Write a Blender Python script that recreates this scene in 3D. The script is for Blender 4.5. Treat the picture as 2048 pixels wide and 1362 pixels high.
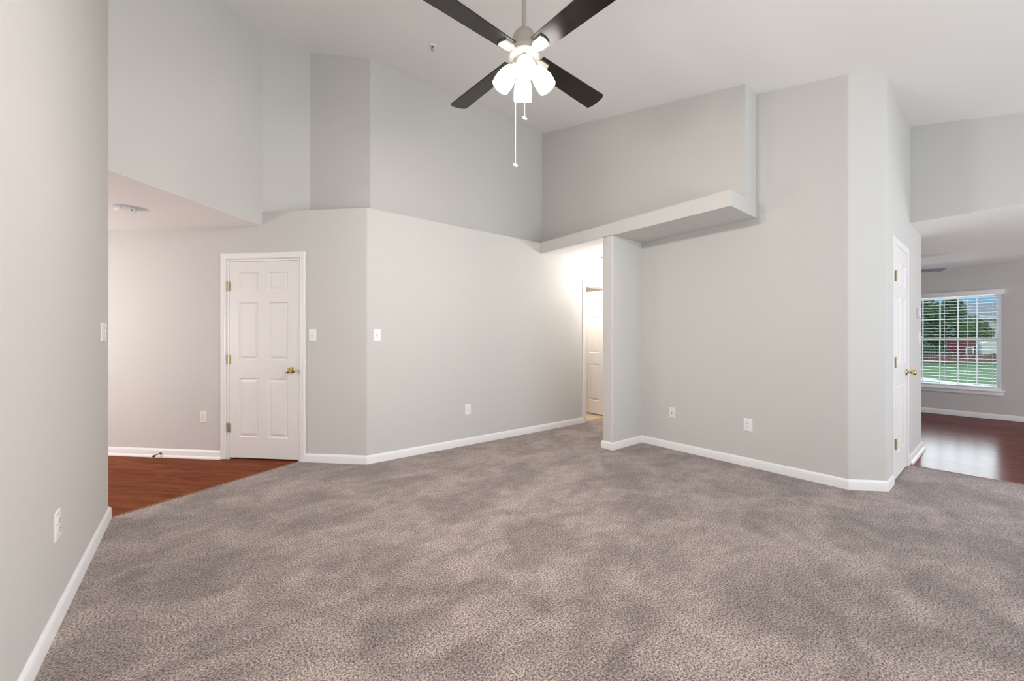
import bpy, bmesh, math, random
from mathutils import Vector, Matrix

random.seed(7)
sc = bpy.context.scene
for o in list(bpy.data.objects):
    bpy.data.objects.remove(o)
COL = sc.collection

# ---------------------------------------------------------------- camera
# world axes: X runs along the long back wall, Y runs along the alcove wall, Z up; the camera stands at the origin
TH = math.radians(51.5)
EYE = 1.21
FPX = 793.0
cd = bpy.data.cameras.new('camera')
cd.sensor_fit = 'HORIZONTAL'
cd.sensor_width = 36.0
cd.lens = FPX / 2048.0 * 36.0
cd.shift_y = -1.0 / 2048.0
cd.clip_start = 0.05
cd.clip_end = 500
cam = bpy.data.objects.new('camera', cd)
COL.objects.link(cam)
cam.location = (0, 0, EYE)
cam.rotation_euler = (math.pi / 2, 0, TH - math.pi / 2)
cam['kind'] = 'helper'
sc.camera = cam

# ---------------------------------------------------------------- view
sc.view_settings.view_transform = 'Standard'
sc.view_settings.look = 'None'
sc.view_settings.gamma = 1.0
sc.view_settings.use_curve_mapping = False
sc.view_settings.exposure = -0.13
sc.cycles.use_denoising = True
sc.cycles.denoising_prefilter = 'NONE'
sc.cycles.max_bounces = 10
sc.cycles.diffuse_bounces = 7
sc.cycles.sample_clamp_indirect = 6.0
sc.cycles.caustics_reflective = False
sc.cycles.caustics_refractive = False

# ---------------------------------------------------------------- sky
w = bpy.data.worlds.new('sky')
sc.world = w
w.use_nodes = True
nt = w.node_tree
nt.nodes.clear()
def N(t, **kw):
    n = nt.nodes.new(t)
    for k, v in kw.items():
        setattr(n, k, v)
    return n
tc = N('ShaderNodeTexCoord')
sep = N('ShaderNodeSeparateXYZ')
nt.links.new(tc.outputs['Generated'], sep.inputs[0])
ramp = N('ShaderNodeValToRGB')
e = ramp.color_ramp.elements
e[0].position = 0.0
e[0].color = (0.40, 0.66, 0.85, 1)
e[1].position = 1.0
e[1].color = (0.30, 0.52, 0.85, 1)
for p, c in ((0.06, (0.26, 0.60, 0.90)), (0.122, (0.22, 0.56, 0.90)), (0.165, (0.9, 0.95, 1.0)), (0.42, (0.9, 0.95, 1.0)), (0.6, (0.4, 0.6, 0.85))):
    el = ramp.color_ramp.elements.new(p)
    el.color = (*c, 1)
nt.links.new(sep.outputs['Z'], ramp.inputs[0])
# unseen bright sky bank added over the +X horizon to whiten the dining floor reflection
mz = N('ShaderNodeMapRange', interpolation_type='SMOOTHSTEP')
for i, v in ((1, 0.125), (2, 0.17), (3, 0.0), (4, 1.0)):
    mz.inputs[i].default_value = v
nt.links.new(sep.outputs['Z'], mz.inputs[0])
mz2 = N('ShaderNodeMapRange', interpolation_type='SMOOTHSTEP')
for i, v in ((1, 0.40), (2, 0.60), (3, 1.0), (4, 0.0)):
    mz2.inputs[i].default_value = v
nt.links.new(sep.outputs['Z'], mz2.inputs[0])
mx = N('ShaderNodeMapRange', interpolation_type='SMOOTHSTEP')
for i, v in ((1, 0.3), (2, 0.7), (3, 0.0), (4, 1.0)):
    mx.inputs[i].default_value = v
nt.links.new(sep.outputs['X'], mx.inputs[0])
m1 = N('ShaderNodeMath', operation='MULTIPLY')
m2 = N('ShaderNodeMath', operation='MULTIPLY')
m3 = N('ShaderNodeMath', operation='MULTIPLY_ADD')
nt.links.new(mz.outputs[0], m1.inputs[0])
nt.links.new(mz2.outputs[0], m1.inputs[1])
nt.links.new(m1.outputs[0], m2.inputs[0])
nt.links.new(mx.outputs[0], m2.inputs[1])
nt.links.new(m2.outputs[0], m3.inputs[0])
m3.inputs[1].default_value = 17.0
m3.inputs[2].default_value = 0.85
bg = N('ShaderNodeBackground')
nt.links.new(ramp.outputs[0], bg.inputs['Color'])
nt.links.new(m3.outputs[0], bg.inputs['Strength'])
wo = N('ShaderNodeOutputWorld')
nt.links.new(bg.outputs[0], wo.inputs[0])

# ---------------------------------------------------------------- sun, daylight and added fill lamps
def light(name, kind, loc, energy, color=(1, 1, 1), rot=(0, 0, 0), **kw):
    d = bpy.data.lights.new(name, kind)
    d.energy = energy
    d.color = color
    for k, v in kw.items():
        setattr(d, k, v)
    o = bpy.data.objects.new(name, d)
    COL.objects.link(o)
    o.location = loc
    o.rotation_euler = rot
    return o
s = light('sun', 'SUN', (0, 0, 30), 2.2, (1.0, 0.95, 0.86), angle=0.01)
s.rotation_euler = Vector((0.62, 0.25, -0.72)).to_track_quat('-Z', 'Y').to_euler()
# daylight entering by the glass doors and the window in the wall behind the camera (they face +Y)
DAY = (0.93, 0.97, 1.0)
light('daylight_back_window', 'AREA', (4.25, -2.47, 1.35), 40, (0.89, 0.92, 1.0), (math.pi / 2, 0, 0), shape='RECTANGLE', size=1.5, size_y=1.4)
# added up-facing fill lamp outside the glass doors, brightens the sloped ceiling
light('ceiling_fill', 'AREA', (1.35, -4.2, 0.0), 262, (0.94, 1.0, 0.95), (math.radians(152), 0, 0), shape='RECTANGLE', size=3.0, size_y=2.4)
# the foyer lamp and door glass, out of view round the left corner

light('foyer_bulb', 'POINT', (-2.3, 5.2, 1.3), 100, (1.0, 0.96, 0.93), shadow_soft_size=0.15)
light('dining_side_fill', 'AREA', (7.6, -3.95, 1.2), 108, DAY, (math.pi / 2, 0, 0), shape='RECTANGLE', size=2.4, size_y=1.9)  # added fill lamp at a solid wall, lifts the dining wall and soffit
light('dining_ceiling_fill', 'AREA', (12.6, 0.6, -0.5), 420, (1.0, 0.98, 1.0), (0, math.radians(124), 0), shape='RECTANGLE', size=1.4, size_y=3.0)  # added lamp outside the window, aimed up to brighten the dining ceiling

# ---------------------------------------------------------------- materials
def mat(name, color, rough=0.5, metal=0.0, spec=0.5, coat=0.0, bump=None, emit=None, estr=0.0, vary=None, trans=0.0):
    m = bpy.data.materials.new(name)
    m.use_nodes = True
    t = m.node_tree
    b = t.nodes['Principled BSDF']
    b.inputs['Base Color'].default_value = (*color, 1)
    b.inputs['Roughness'].default_value = rough
    b.inputs['Metallic'].default_value = metal
    b.inputs['Specular IOR Level'].default_value = spec
    b.inputs['Coat Weight'].default_value = coat
    b.inputs['Coat Roughness'].default_value = 0.1
    b.inputs['Transmission Weight'].default_value = trans
    if emit:
        b.inputs['Emission Color'].default_value = (*emit, 1)
        b.inputs['Emission Strength'].default_value = estr
    if bump or vary:
        co = t.nodes.new('ShaderNodeTexCoord')
    if bump:
        sc_, st, dist = bump
        n = t.nodes.new('ShaderNodeTexNoise')
        n.inputs['Scale'].default_value = sc_
        n.inputs['Detail'].default_value = 3
        t.links.new(co.outputs['Object'], n.inputs['Vector'])
        bn = t.nodes.new('ShaderNodeBump')
        bn.inputs['Strength'].default_value = st
        bn.inputs['Distance'].default_value = dist
        t.links.new(n.outputs['Fac'], bn.inputs['Height'])
        t.links.new(bn.outputs[0], b.inputs['Normal'])
    if vary:
        sc_, c2 = vary
        n = t.nodes.new('ShaderNodeTexNoise')
        n.inputs['Scale'].default_value = sc_
        n.inputs['Detail'].default_value = 4
        t.links.new(co.outputs['Object'], n.inputs['Vector'])
        mr = t.nodes.new('ShaderNodeMapRange')
        mr.inputs[1].default_value = 0.35
        mr.inputs[2].default_value = 0.65
        t.links.new(n.outputs['Fac'], mr.inputs[0])
        mx_ = t.nodes.new('ShaderNodeMix')
        mx_.data_type = 'RGBA'
        mx_.inputs[6].default_value = (*color, 1)
        mx_.inputs[7].default_value = (*c2, 1)
        t.links.new(mr.outputs[0], mx_.inputs[0])
        t.links.new(mx_.outputs[2], b.inputs['Base Color'])
    return m

M = {}
M['paint'] = mat('wall_paint', (0.60, 0.588, 0.571), 0.75, spec=0.25, bump=(90, 0.06, 0.004))
M['ceil'] = mat('ceiling_paint', (0.87, 0.855, 0.85), 0.85, spec=0.2, bump=(120, 0.05, 0.004))
M['trim'] = mat('trim_paint', (0.84, 0.83, 0.84), 0.38, spec=0.4)
M['door'] = mat('door_paint', (0.80, 0.775, 0.77), 0.42, spec=0.4, bump=(260, 0.03, 0.001))
M['brass'] = mat('polished_brass', (0.66, 0.52, 0.26), 0.18, metal=1.0)
M['agedbrass'] = mat('aged_brass', (0.46, 0.40, 0.27), 0.35, metal=1.0)
M['plate'] = mat('white_plastic', (0.85, 0.85, 0.86), 0.35)
M['ivory'] = mat('ivory_plastic', (0.80, 0.78, 0.72), 0.4)
M['slot'] = mat('dark_slot', (0.03, 0.03, 0.03), 0.6)
M['nickel'] = mat('brushed_nickel', (0.56, 0.52, 0.48), 0.38, metal=0.85)
M['rotor'] = mat('satin_nickel', (0.62, 0.58, 0.53), 0.36, metal=0.75)
M['blade'] = mat('espresso_blade', (0.006, 0.0042, 0.0034), 0.26, spec=0.38, bump=(60, 0.05, 0.002))
M['shade'] = mat('frosted_glass_lit', (0.95, 0.95, 0.93), 0.4, emit=(1.0, 0.95, 0.86), estr=16.0)
M['bulb'] = mat('lit_bulb', (0.95, 0.95, 0.93), 0.4, emit=(1.0, 0.95, 0.86), estr=20.0)
M['bulbglass'] = mat('hall_lamp_glass', (0.95, 0.95, 0.93), 0.4, emit=(1.0, 0.94, 0.88), estr=45.0)
M['chain'] = mat('bead_chain', (0.85, 0.84, 0.82), 0.3, metal=0.3)
M['grey'] = mat('grey_plastic', (0.55, 0.55, 0.58), 0.5)
M['rubber'] = mat('brown_rubber', (0.07, 0.02, 0.018), 0.6)
M['steel'] = mat('dark_steel', (0.18, 0.17, 0.17), 0.35, metal=0.9)
M['pvc'] = mat('window_vinyl', (0.80, 0.82, 0.84), 0.35)
M['slat'] = mat('blind_slat', (0.82, 0.82, 0.82), 0.4)
M['cord'] = mat('blind_cord', (0.75, 0.76, 0.76), 0.8)
M['bluefan'] = mat('pale_fan_blade', (0.15, 0.18, 0.22), 0.7, spec=0.15)
M['tile'] = mat('bathroom_tile', (0.52, 0.36, 0.20), 0.35, vary=(3.0, (0.62, 0.50, 0.34)))
M['strip'] = mat('transition_strip', (0.20, 0.10, 0.05), 0.45)
M['lawn'] = mat('lawn_grass', (0.030, 0.092, 0.024), 0.9, spec=0.05, vary=(1.3, (0.05, 0.125, 0.035)))
M['leafdark'] = mat('dark_leaves', (0.022, 0.085, 0.028), 0.7, vary=(1.5, (0.05, 0.15, 0.045)))
M['leaflight'] = mat('light_leaves', (0.10, 0.21, 0.06), 0.7, vary=(2.0, (0.05, 0.13, 0.04)))
M['bark'] = mat('bark', (0.09, 0.065, 0.05), 0.9)
M['shingle'] = mat('grey_shingles', (0.085, 0.105, 0.15), 0.8, vary=(4.0, (0.11, 0.13, 0.17)))
M['siding'] = mat('cream_siding', (0.62, 0.60, 0.50), 0.7)
M['redwood'] = mat('red_boards', (0.16, 0.035, 0.045), 0.8)
M['trailer'] = mat('white_metal_panel', (0.72, 0.75, 0.76), 0.4)
M['fence'] = mat('weathered_fence', (0.24, 0.14, 0.12), 0.85)
M['concrete'] = mat('pale_concrete', (0.45, 0.45, 0.40), 0.85)
M['housewin'] = mat('dark_house_glass', (0.05, 0.07, 0.10), 0.15)

def glass_mat():
    m = bpy.data.materials.new('window_glass')
    m.use_nodes = True
    t = m.node_tree
    t.nodes.clear()
    tr = t.nodes.new('ShaderNodeBsdfTransparent')
    tr.inputs[0].default_value = (0.93, 0.97, 0.97, 1)
    gl = t.nodes.new('ShaderNodeBsdfGlossy')
    gl.inputs['Roughness'].default_value = 0.02
    fr = t.nodes.new('ShaderNodeFresnel')
    fr.inputs[0].default_value = 1.35
    mx_ = t.nodes.new('ShaderNodeMixShader')
    out = t.nodes.new('ShaderNodeOutputMaterial')
    t.links.new(fr.outputs[0], mx_.inputs[0])
    t.links.new(tr.outputs[0], mx_.inputs[1])
    t.links.new(gl.outputs[0], mx_.inputs[2])
    t.links.new(mx_.outputs[0], out.inputs[0])
    return m
M['glass'] = glass_mat()

def carpet_mat():
    m = bpy.data.materials.new('carpet_pile')
    m.use_nodes = True
    t = m.node_tree
    b = t.nodes['Principled BSDF']
    b.inputs['Roughness'].default_value = 0.95
    b.inputs['Specular IOR Level'].default_value = 0.05
    b.inputs['Sheen Weight'].default_value = 0.25
    b.inputs['Sheen Roughness'].default_value = 0.5
    co = t.nodes.new('ShaderNodeTexCoord')
    def noise(scale, detail, vec=None, rough=0.5, dist=0.0):
        n = t.nodes.new('ShaderNodeTexNoise')
        n.inputs['Scale'].default_value = scale
        n.inputs['Detail'].default_value = detail
        n.inputs['Roughness'].default_value = rough
        n.inputs['Distortion'].default_value = dist
        t.links.new(vec if vec else co.outputs['Object'], n.inputs['Vector'])
        return n
    def mr(src, a, b_, c=0.0, d=1.0):
        n = t.nodes.new('ShaderNodeMapRange')
        for i, v in ((1, a), (2, b_), (3, c), (4, d)):
            n.inputs[i].default_value = v
        t.links.new(src, n.inputs[0])
        return n
    grain = mr(noise(120, 4, rough=0.85).outputs['Fac'], 0.40, 0.60)
    r = t.nodes.new('ShaderNodeValToRGB')
    r.color_ramp.elements[0].color = (0.055, 0.040, 0.036, 1)
    r.color_ramp.elements[1].color = (0.62, 0.52, 0.485, 1)
    mid = r.color_ramp.elements.new(0.5)
    mid.color = (0.305, 0.246, 0.228, 1)
    t.links.new(grain.outputs[0], r.inputs[0])
    # brushed patches where the pile lies the other way
    mp = t.nodes.new('ShaderNodeMapping')
    mp.inputs['Rotation'].default_value = (0, 0, 0.6)
    mp.inputs['Scale'].default_value = (1.0, 1.35, 1.0)
    t.links.new(co.outputs['Object'], mp.inputs[0])
    lay = mr(noise(1.9, 4, mp.outputs[0], 0.6, 0.5).outputs['Fac'], 0.40, 0.60, 0.74, 1.10)
    lay2 = mr(noise(7.5, 3, mp.outputs[0], 0.55, 0.4).outputs['Fac'], 0.38, 0.60, 0.86, 1.06)
    mu = t.nodes.new('ShaderNodeMath')
    mu.operation = 'MULTIPLY'
    t.links.new(lay.outputs[0], mu.inputs[0])
    t.links.new(lay2.outputs[0], mu.inputs[1])
    vm = t.nodes.new('ShaderNodeVectorMath')
    vm.operation = 'SCALE'
    t.links.new(r.outputs[0], vm.inputs[0])
    t.links.new(mu.outputs[0], vm.inputs['Scale'])
    t.links.new(vm.outputs[0], b.inputs['Base Color'])
    bn = t.nodes.new('ShaderNodeBump')
    bn.inputs['Strength'].default_value = 0.3
    bn.inputs['Distance'].default_value = 0.006
    t.links.new(grain.outputs[0], bn.inputs['Height'])
    t.links.new(bn.outputs[0], b.inputs['Normal'])
    return m
M['carpet'] = carpet_mat()

def wood_mat(name, rot, c1, c2, c3, rough, coat):
    m = bpy.data.materials.new(name)
    m.use_nodes = True
    t = m.node_tree
    b = t.nodes['Principled BSDF']
    b.inputs['Roughness'].default_value = rough
    b.inputs['Coat Weight'].default_value = coat
    b.inputs['Specular IOR Level'].default_value = 0.0
    b.inputs['Coat Roughness'].default_value = 0.19
    b.inputs['Coat IOR'].default_value = 1.5
    co = t.nodes.new('ShaderNodeTexCoord')
    mp = t.nodes.new('ShaderNodeMapping')
    mp.inputs['Rotation'].default_value = (0, 0, rot)
    t.links.new(co.outputs['Object'], mp.inputs[0])
    br = t.nodes.new('ShaderNodeTexBrick')
    br.offset = 0.37
    br.inputs['Scale'].default_value = 1.0
    br.inputs['Brick Width'].default_value = 1.25
    br.inputs['Row Height'].default_value = 0.125
    br.inputs['Mortar Size'].default_value = 0.0008
    br.inputs['Color1'].default_value = (*c1, 1)
    br.inputs['Color2'].default_value = (*c2, 1)
    br.inputs['Mortar'].default_value = (c3[0] * 0.8, c3[1] * 0.8, c3[2] * 0.8, 1)
    t.links.new(mp.outputs[0], br.inputs['Vector'])
    mp2 = t.nodes.new('ShaderNodeMapping')
    mp2.inputs['Scale'].default_value = (1.2, 13, 1)
    t.links.new(mp.outputs[0], mp2.inputs[0])
    n = t.nodes.new('ShaderNodeTexNoise')
    n.inputs['Scale'].default_value = 2.2
    n.inputs['Detail'].default_value = 6
    n.inputs['Distortion'].default_value = 0.8
    t.links.new(mp2.outputs[0], n.inputs['Vector'])
    mr = t.nodes.new('ShaderNodeMapRange')
    mr.inputs[1].default_value = 0.38
    mr.inputs[2].default_value = 0.68
    t.links.new(n.outputs['Fac'], mr.inputs[0])
    mx_ = t.nodes.new('ShaderNodeMix')
    mx_.data_type = 'RGBA'
    t.links.new(mr.outputs[0], mx_.inputs[0])
    t.links.new(br.outputs['Color'], mx_.inputs[6])
    mx_.inputs[7].default_value = (*c3, 1)
    t.links.new(mx_.outputs[2], b.inputs['Base Color'])
    return m
M['wood'] = wood_mat('foyer_hardwood', math.radians(45), (0.245, 0.078, 0.034), (0.21, 0.064, 0.028), (0.135, 0.038, 0.018), 0.45, 0.10)
M['woodright'] = wood_mat('dining_hardwood', math.radians(90), (0.19, 0.058, 0.044), (0.16, 0.048, 0.038), (0.10, 0.028, 0.024), 0.5, 0.32)

# ---------------------------------------------------------------- mesh helpers
ID = Matrix.Identity(4)
def T(x=0, y=0, z=0): return Matrix.Translation((x, y, z))
def RZ(a): return Matrix.Rotation(a, 4, 'Z')
def RX(a): return Matrix.Rotation(a, 4, 'X')
def RY(a): return Matrix.Rotation(a, 4, 'Y')

def box(bm, lo, hi, m=ID, bevel=0.0):
    x0, y0, z0 = lo
    x1, y1, z1 = hi
    vs = [bm.verts.new(m @ Vector(p)) for p in
          ((x0, y0, z0), (x1, y0, z0), (x1, y1, z0), (x0, y1, z0), (x0, y0, z1), (x1, y0, z1), (x1, y1, z1), (x0, y1, z1))]
    fs = [bm.faces.new([vs[i] for i in f]) for f in ((0, 3, 2, 1), (4, 5, 6, 7), (0, 1, 5, 4), (1, 2, 6, 5), (2, 3, 7, 6), (3, 0, 4, 7))]
    if bevel > 0:
        es = list({e_ for f in fs for e_ in f.edges})
        bmesh.ops.bevel(bm, geom=es, offset=bevel, segments=2, profile=0.5, affect='EDGES')

def area2(poly):
    return sum(poly[i][0] * poly[(i + 1) % len(poly)][1] - poly[(i + 1) % len(poly)][0] * poly[i][1] for i in range(len(poly)))

def rounded(poly, rad):
    """poly: list of (x, y); rad: {index: radius} corners rounded with a short arc"""
    out = []
    n = len(poly)
    for i, p in enumerate(poly):
        r = rad.get(i, 0)
        if not r:
            out.append(tuple(p))
            continue
        p0 = Vector(poly[i - 1][:2]); p1 = Vector(p[:2]); p2 = Vector(poly[(i + 1) % n][:2])
        a = (p0 - p1).normalized(); b = (p2 - p1).normalized()
        ang = a.angle(b)
        d = r / math.tan(ang / 2)
        t0 = p1 + a * d; t1 = p1 + b * d
        c = p1 + (a + b).normalized() * (r / math.sin(ang / 2))
        v0 = t0 - c; v1 = t1 - c
        sw = v0.angle_signed(v1)
        K = 6
        for k in range(K + 1):
            th = -sw * k / K
            out.append((c.x + v0.x * math.cos(th) - v0.y * math.sin(th), c.y + v0.x * math.sin(th) + v0.y * math.cos(th)))
    return out

def prism(bm, poly, z0, z1, rad=None):
    """upright solid on a plan polygon; z1 is a height or a function of (x, y)"""
    if rad:
        poly = rounded(poly, rad)
    if area2(poly) < 0:
        poly = poly[::-1]
    zt = z1 if callable(z1) else (lambda x, y: z1)
    lo = [bm.verts.new((x, y, z0)) for x, y in poly]
    hi = [bm.verts.new((x, y, zt(x, y))) for x, y in poly]
    n = len(poly)
    bm.faces.new(hi)
    bm.faces.new(lo[::-1])
    for i in range(n):
        j = (i + 1) % n
        bm.faces.new((lo[i], lo[j], hi[j], hi[i]))

def lathe(bm, prof, m=ID, seg=24, cap=True):
    """prof: list of (r, z) revolved about local Z"""
    rings = []
    for r, z in prof:
        if r < 1e-6:
            rings.append([bm.verts.new(m @ Vector((0, 0, z)))])
        else:
            rings.append([bm.verts.new(m @ Vector((r * math.cos(2 * math.pi * k / seg), r * math.sin(2 * math.pi * k / seg), z))) for k in range(seg)])
    for a, b in zip(rings, rings[1:]):
        for k in range(seg):
            k2 = (k + 1) % seg
            if len(a) == 1 and len(b) == 1:
                continue
            if len(a) == 1:
                bm.faces.new((a[0], b[k], b[k2]))
            elif len(b) == 1:
                bm.faces.new((a[k], b[0], a[k2]))
            else:
                bm.faces.new((a[k], b[k], b[k2], a[k2]))
    if cap:
        for rg, fl in ((rings[0], False), (rings[-1], True)):
            if len(rg) > 2:
                bm.faces.new(rg if fl else rg[::-1])

def tube(bm, pts, r, seg=8):
    pts = [Vector(p) for p in pts]
    rings = []
    for i, p in enumerate(pts):
        d = (pts[min(i + 1, len(pts) - 1)] - pts[max(i - 1, 0)]).normalized()
        up = Vector((0, 0, 1)) if abs(d.z) < 0.9 else Vector((1, 0, 0))
        x = d.cross(up).normalized(); y = d.cross(x)
        rr = r[i] if isinstance(r, (list, tuple)) else r
        rings.append([bm.verts.new(p + (x * math.cos(2 * math.pi * k / seg) + y * math.sin(2 * math.pi * k / seg)) * rr) for k in range(seg)])
    for a, b in zip(rings, rings[1:]):
        for k in range(seg):
            bm.faces.new((a[k], a[(k + 1) % seg], b[(k + 1) % seg], b[k]))
    bm.faces.new(rings[0][::-1]); bm.faces.new(rings[-1])

def obj(name, bm, m, parent=None, loc=None, rotz=None, kind=None, angle=32):
    bmesh.ops.recalc_face_normals(bm, faces=bm.faces[:])
    me = bpy.data.meshes.new(name)
    bm.to_mesh(me)
    bm.free()
    me.materials.append(m)
    me.polygons.foreach_set('use_smooth', [True] * len(me.polygons))
    me.set_sharp_from_angle(angle=math.radians(angle))
    o = bpy.data.objects.new(name, me)
    COL.objects.link(o)
    if parent is not None:
        o.parent = parent
    if loc is not None:
        o.location = loc
    if rotz is not None:
        o.rotation_euler = (0, 0, rotz)
    if kind:
        o['kind'] = kind
    return o

def struct(name, bm, m, **kw):
    return obj(name, bm, m, kind='structure', **kw)

def thing(name, label, cat, loc, rotz=0.0, group=None, kind=None):
    o = bpy.data.objects.new(name, None)
    o.empty_display_size = 0.1
    COL.objects.link(o)
    o.location = loc
    o.rotation_euler = (0, 0, rotz)
    if label:
        o['label'] = label
    if cat:
        o['category'] = cat
    if group:
        o['group'] = group
    if kind:
        o['kind'] = kind
    return o

def tag(o, label, cat, group=None, kind=None):
    o['label'] = label
    o['category'] = cat
    if group:
        o['group'] = group
    if kind:
        o['kind'] = kind
    return o

def B(): return bmesh.new()

def sweep(bm, path, prof, side=1, caps=True):
    """profile points (offset from the wall, height) swept along a plan path with mitred corners; side=+1 offsets to the left of travel"""
    P = [Vector(p) for p in path]
    n = len(P)
    nor = []
    for i in range(n):
        ds = []
        if i > 0: ds.append((P[i] - P[i - 1]).normalized())
        if i < n - 1: ds.append((P[i + 1] - P[i]).normalized())
        ns = [Vector((-d.y, d.x)) * side for d in ds]
        if len(ns) == 1:
            nor.append(ns[0])
        else:
            b = (ns[0] + ns[1]).normalized()
            nor.append(b / max(0.2, b.dot(ns[0])))
    rows = [[bm.verts.new((P[i].x + nor[i].x * d, P[i].y + nor[i].y * d, z)) for d, z in prof] for i in range(n)]
    k = len(prof)
    for a, b in zip(rows, rows[1:]):
        for j in range(k):
            j2 = (j + 1) % k
            bm.faces.new((a[j], a[j2], b[j2], b[j]))
    if caps:
        bm.faces.new(rows[0]); bm.faces.new(rows[-1][::-1])

# ---------------------------------------------------------------- the room
SL, C0 = 0.2402, 3.166
def ceil(x, y): return C0 + SL * y
def ceilp(x, y): return C0 + SL * y + 0.01
SOF, LEDGE = 2.365, 2.5

A0 = (-2.60, 7.815)          # far left end of the angled foyer wall
AB = (1.30, 3.905)           # outer corner between angled wall and back wall
AD = Vector((AB[0] - A0[0], AB[1] - A0[1])).normalized()
AN = Vector((-AD.y, AD.x))   # towards the far side of the angled wall
def apt(s, off=0.0):         # a point on the angled wall, s metres left of its right-hand corner; off > 0 is inside the wall
    return (AB[0] - AD.x * s + AN.x * off, AB[1] - AD.y * s + AN.y * off)
VB = 3.885                   # back wall at the hall end
def vb(x): return AB[1] + (VB - AB[1]) * (x - AB[0]) / (4.46 - AB[0])
AROT = math.atan2(AD.y, AD.x)

# floors
PV0, PV1 = 2.722, 2.858
bm = B()
car = [(-0.47, -2.55), (5.445, -2.55), (5.397, 0.62), (5.397, 0.70), (4.6, 0.70), (4.6, 2.8), (6.9, 2.8), (6.9, 3.93), (1.40, 3.98), (0.95, 4.36), (0.835, 4.425), (-0.452, 3.815), (-0.47, 3.79)]
bm.faces.new([bm.verts.new((x, y, 0.0)) for x, y in car])
struct('floor', bm, M['carpet'])
bm = B()
prism(bm, [(-0.452, 3.815), (0.835, 4.425), (0.86, 4.46), (-2.6, 7.95), (-3.4, 7.95), (-3.4, 2.4), (-0.5, 2.4), (-0.5, 3.80)], -0.05, -0.004)
struct('floor_foyer', bm, M['wood'])
bm = B()
prism(bm, [(5.397, 0.70), (5.397, 0.62), (5.445, -2.55), (5.465, -4.0), (9.7, -4.0), (9.7, 3.6), (6.2, 3.6), (6.2, 0.70)], -0.05, -0.004)
struct('floor_dining', bm, M['woodright'])
bm = B()
prism(bm, [(4.3, 3.93), (6.9, 3.93), (6.9, 6.3), (4.3, 6.3)], -0.05, -0.002)
struct('floor_bathroom', bm, M['tile'])
bm = B()
prism(bm, [(-0.455, 3.806), (0.845, 4.423), (0.838, 4.440), (-0.462, 3.823)], -0.02, 0.003)
struct('trim_1', bm, M['strip'])
bm = B()
prism(bm, [(5.394, 0.60), (5.442, -2.55), (5.460, -2.55), (5.412, 0.60)], -0.02, 0.003)
struct('trim_2', bm, M['strip'])

# ceilings
bm = B()
xy = [(-0.7, -2.65), (5.62, -2.65), (5.62, 5.0), (-0.7, 5.0)]
lo = [bm.verts.new((x, y, ceil(x, y))) for x, y in xy]
hi = [bm.verts.new((x, y, ceil(x, y) + 0.15)) for x, y in xy]
bm.faces.new(lo[::-1]); bm.faces.new(hi)
for i in range(4):
    j = (i + 1) % 4
    bm.faces.new((lo[i], lo[j], hi[j], hi[i]))
struct('ceiling', bm, M['ceil'])
D0, D1 = (-0.468, 3.796), (0.525, 4.70)
bm = B()
prism(bm, [(D0[0] - 0.0008, D0[1] + 0.0008), (D1[0] - 0.0008, D1[1] + 0.0008), apt(1.11, 0.05), (A0[0], A0[1] + 0.1), (-3.4, 7.9), (-3.4, 2.4), (-0.52, 2.4), (-0.52, 3.75)], SOF - 0.003, SOF + 0.1)
struct('ceiling_foyer', bm, M['ceil'])
bm = B()
prism(bm, [(3.579, PV1 - 0.02), (6.9, PV1 - 0.02), (6.9, 6.3), (4.2, 6.3), (4.2, 3.96), (3.579, 3.96)], SOF - 0.010, SOF - 0.006)
struct('ceiling_hall', bm, M['ceil'])
bm = B()
prism(bm, [(5.5088, -4.05), (9.75, -4.05), (9.75, 3.65), (5.5088, 3.65)], SOF - 0.003, SOF + 0.1)
struct('ceiling_dining', bm, M['ceil'])

# left wall with its rounded end
bm = B()
prism(bm, [(-0.465, -2.6), (-0.465, 3.795), (-0.60, 3.795), (-0.60, -2.6)], -0.03, ceilp, {1: 0.022, 2: 0.022})
struct('wall_left', bm, M['paint'])

# angled foyer wall + back wall below the ledge
DS0, DS1, DH = 0.705, 1.497, 2.025   # foyer door opening along the angled wall
HD0, HD1 = 4.46, 5.13                # hall door opening along the back wall
bm = B()
prism(bm, [apt(DS0), AB, (4.46, VB), (4.46, VB + 0.12), (3.0, 4.24), (1.46, 4.24), apt(DS0, 0.30)], -0.03, LEDGE, {1: 0.02})
struct('wall_back', bm, M['paint'])
bm = B()
prism(bm, [A0, apt(DS1), apt(DS1, 0.12), apt(5.5, 0.12)], -0.03, SOF + 0.05)
prism(bm, [apt(DS1), apt(DS0), apt(DS0, 0.30), apt(DS1, 0.30)], DH, LEDGE)
prism(bm, [apt(1.75), apt(DS1), apt(DS1, 0.30), apt(1.75, 0.30)], SOF + 0.02, LEDGE)
struct('wall_foyer', bm, M['paint'])
bm = B()
prism(bm, [(4.46, VB), (5.13, VB), (5.13, VB + 0.12), (4.46, VB + 0.12)], DH, SOF + 0.05)
prism(bm, [(5.13, VB), (6.9, VB), (6.9, VB + 0.12), (5.13, VB + 0.12)], -0.03, SOF + 0.05)
struct('wall_hall_left', bm, M['paint'])
# closet behind the foyer door
bm = B()
prism(bm, [apt(DS1 + 0.05, 0.31), apt(DS0 - 0.05, 0.31), apt(DS0 - 0.05, 0.40), apt(DS1 + 0.05, 0.40)], -0.03, LEDGE)
struct('wall_closet', bm, M['paint'])

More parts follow.
